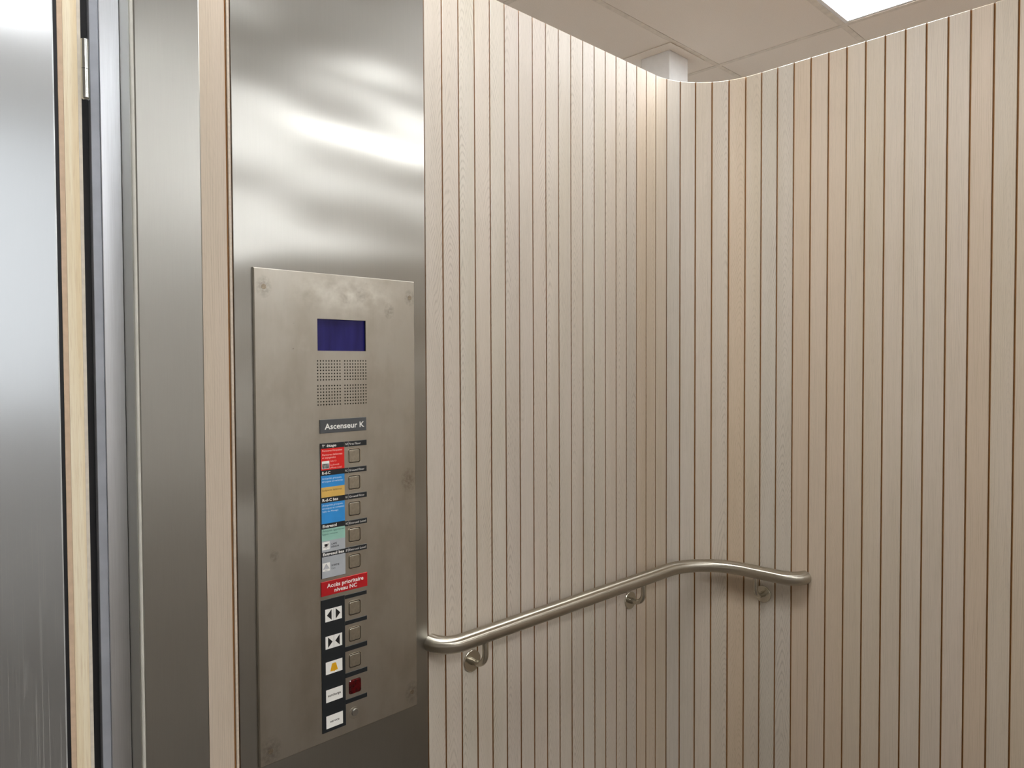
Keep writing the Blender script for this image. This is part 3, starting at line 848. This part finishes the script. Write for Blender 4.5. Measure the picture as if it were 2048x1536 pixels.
# black strips right of the signs
strips = [('N1','First Floor',0.8278,0.8809,1.3612,1.3722,0.0285),('RC','Ground Floor',0.8274,0.8803,1.3065,1.3177,0.0370),('EC','Ground Floor',0.8274,0.8802,1.2518,1.2628,0.0370),
          ('NC','Entresol Level',0.8271,0.8801,1.1968,1.2076,0.0400),('S1','Entresol Level',0.8264,0.8790,1.1412,1.1523,0.0400)]
for code, body, a0, a1, z0, z1, wd in strips:
    st_ = sign('button_label', a0, a1, z0, z1, 0.0014, [M['black_label'], M['grey']], cp, [(a0+0.0078, a0+0.0083, z0, z1, 1)])
    if code[1] == '1':
        text(code[0], a0+0.0012, z0+0.0033, 0.0034, 0.0045, PF-0.0014-0.0001, M['white'], st_, 0.0)
        figure_one(a0+0.0052, z0+0.0033, 0.0045, 0.0006, PF-0.0014-0.0001, M['white'], st_)
    else:
        text(code, a0+0.0012, z0+0.0033, 0.0056, 0.0045, PF-0.0014-0.0001, M['white'], st_, 0.0)
    text(body, a0+0.0098, z0+0.0033, wd, 0.0045, PF-0.0014-0.0001, M['white'], st_, 0.0)
for a0, a1, z0, z1 in ((0.8255,0.8778,1.0457,1.0537),(0.8250,0.8778,0.9911,0.9996),(0.8242,0.8778,0.9357,0.9458),(0.8247,0.8776,0.8808,0.8904),(0.8241,0.8764,0.8261,0.8351)):
    sign('button_label', a0, a1, z0, z1, 0.0012, [M['black_label']], cp)

s = sign('priority_sign', 0.7698, 0.8790, 1.0628, 1.0918, 0.0022, [M['dark_red']], cp)
text('Accès prioritaire', 0.7826, 1.0785, 0.0864, 0.0085, PF-0.0022-0.0001, W, s, 0.018)
text('niveau NC', 0.7997, 1.0674, 0.0533, 0.0082, PF-0.0022-0.0001, W, s, 0.018)

colm = sign('pictogram_column', 0.7695, 0.8240, 0.7832, 1.0552, ST, [M['black_label']], cp)
def card(z0, z1, a0=0.7780, a1=0.8166):
    mb = MB(); mb.flat(rect(a0, a1, z0, z1), y1, 0); return mb
IM = [M['white'], M['ink'], M['yellow'], M['grey']]
mb = card(1.0091, 1.0350)
zc = 1.0221
mb.flat(poly((0.7818,zc),(0.7925,zc-0.0108),(0.7925,zc+0.0108)), y2, 1); mb.flat(poly((0.8128,zc),(0.8021,zc+0.0108),(0.8021,zc-0.0108)), y2, 1)
mb.flat(rect(0.7970, 0.7976, 1.0091, 1.0350), y2, 3); obj('pictogram', mb, IM, colm)
mb = card(0.9533, 0.9794); zc = 0.9664
mb.flat(poly((0.7942,zc),(0.7838,zc+0.0108),(0.7838,zc-0.0108)), y2, 1); mb.flat(poly((0.8004,zc),(0.8108,zc-0.0108),(0.8108,zc+0.0108)), y2, 1)
mb.flat(rect(0.7970, 0.7976, 0.9533, 0.9794), y2, 3); obj('pictogram', mb, IM, colm)
mb = card(0.9013, 0.9268)
mb.flat(poly((0.7880,0.9060),(0.7965,0.9055),(0.7965,0.9042),(0.7985,0.9042),(0.7985,0.9055),(0.8060,0.9060),(0.8055,0.9078),(0.8018,0.9205),(0.8005,0.9218),(0.7935,0.9218),(0.7922,0.9205),(0.7885,0.9078)), y2, 2)
obj('pictogram', mb, IM, colm)
mb = card(0.8438, 0.8697); obj('pictogram', mb, IM, colm)
mb = card(0.7902, 0.8162); obj('pictogram', mb, IM, colm)
text('surcharge', 0.7822, 0.8548, 0.0300, 0.0050, y1-0.0001, M['ink'], colm, 0.02)
text('service', 0.7870, 0.8008, 0.0212, 0.0050, y1-0.0001, M['ink'], colm, 0.02)

# turn the lettering into meshes
bpy.context.view_layer.update()
dg = bpy.context.evaluated_depsgraph_get()
made = []
for (o, x, z, wd, cap, y, mat, parent, name) in pending:
    me = bpy.data.meshes.new_from_object(o.evaluated_get(dg))
    me.name = name
    xs = [v.co.x for v in me.vertices]
    lo, hi = min(xs), max(xs)
    sx = wd/(hi-lo); sy = cap/0.73
    for v in me.vertices:
        v.co = Vector(((v.co.x-lo)*sx, 0.0, v.co.y*sy))
    me.materials.clear(); me.materials.append(mat)
    me.update()
    made.append((me, x, y, z, parent, name))
for (o, *_r) in pending:
    cu = o.data; bpy.data.objects.remove(o); bpy.data.curves.remove(cu)
for (me, x, y, z, parent, name) in made:
    link(name, me, (x, y, z), parent)
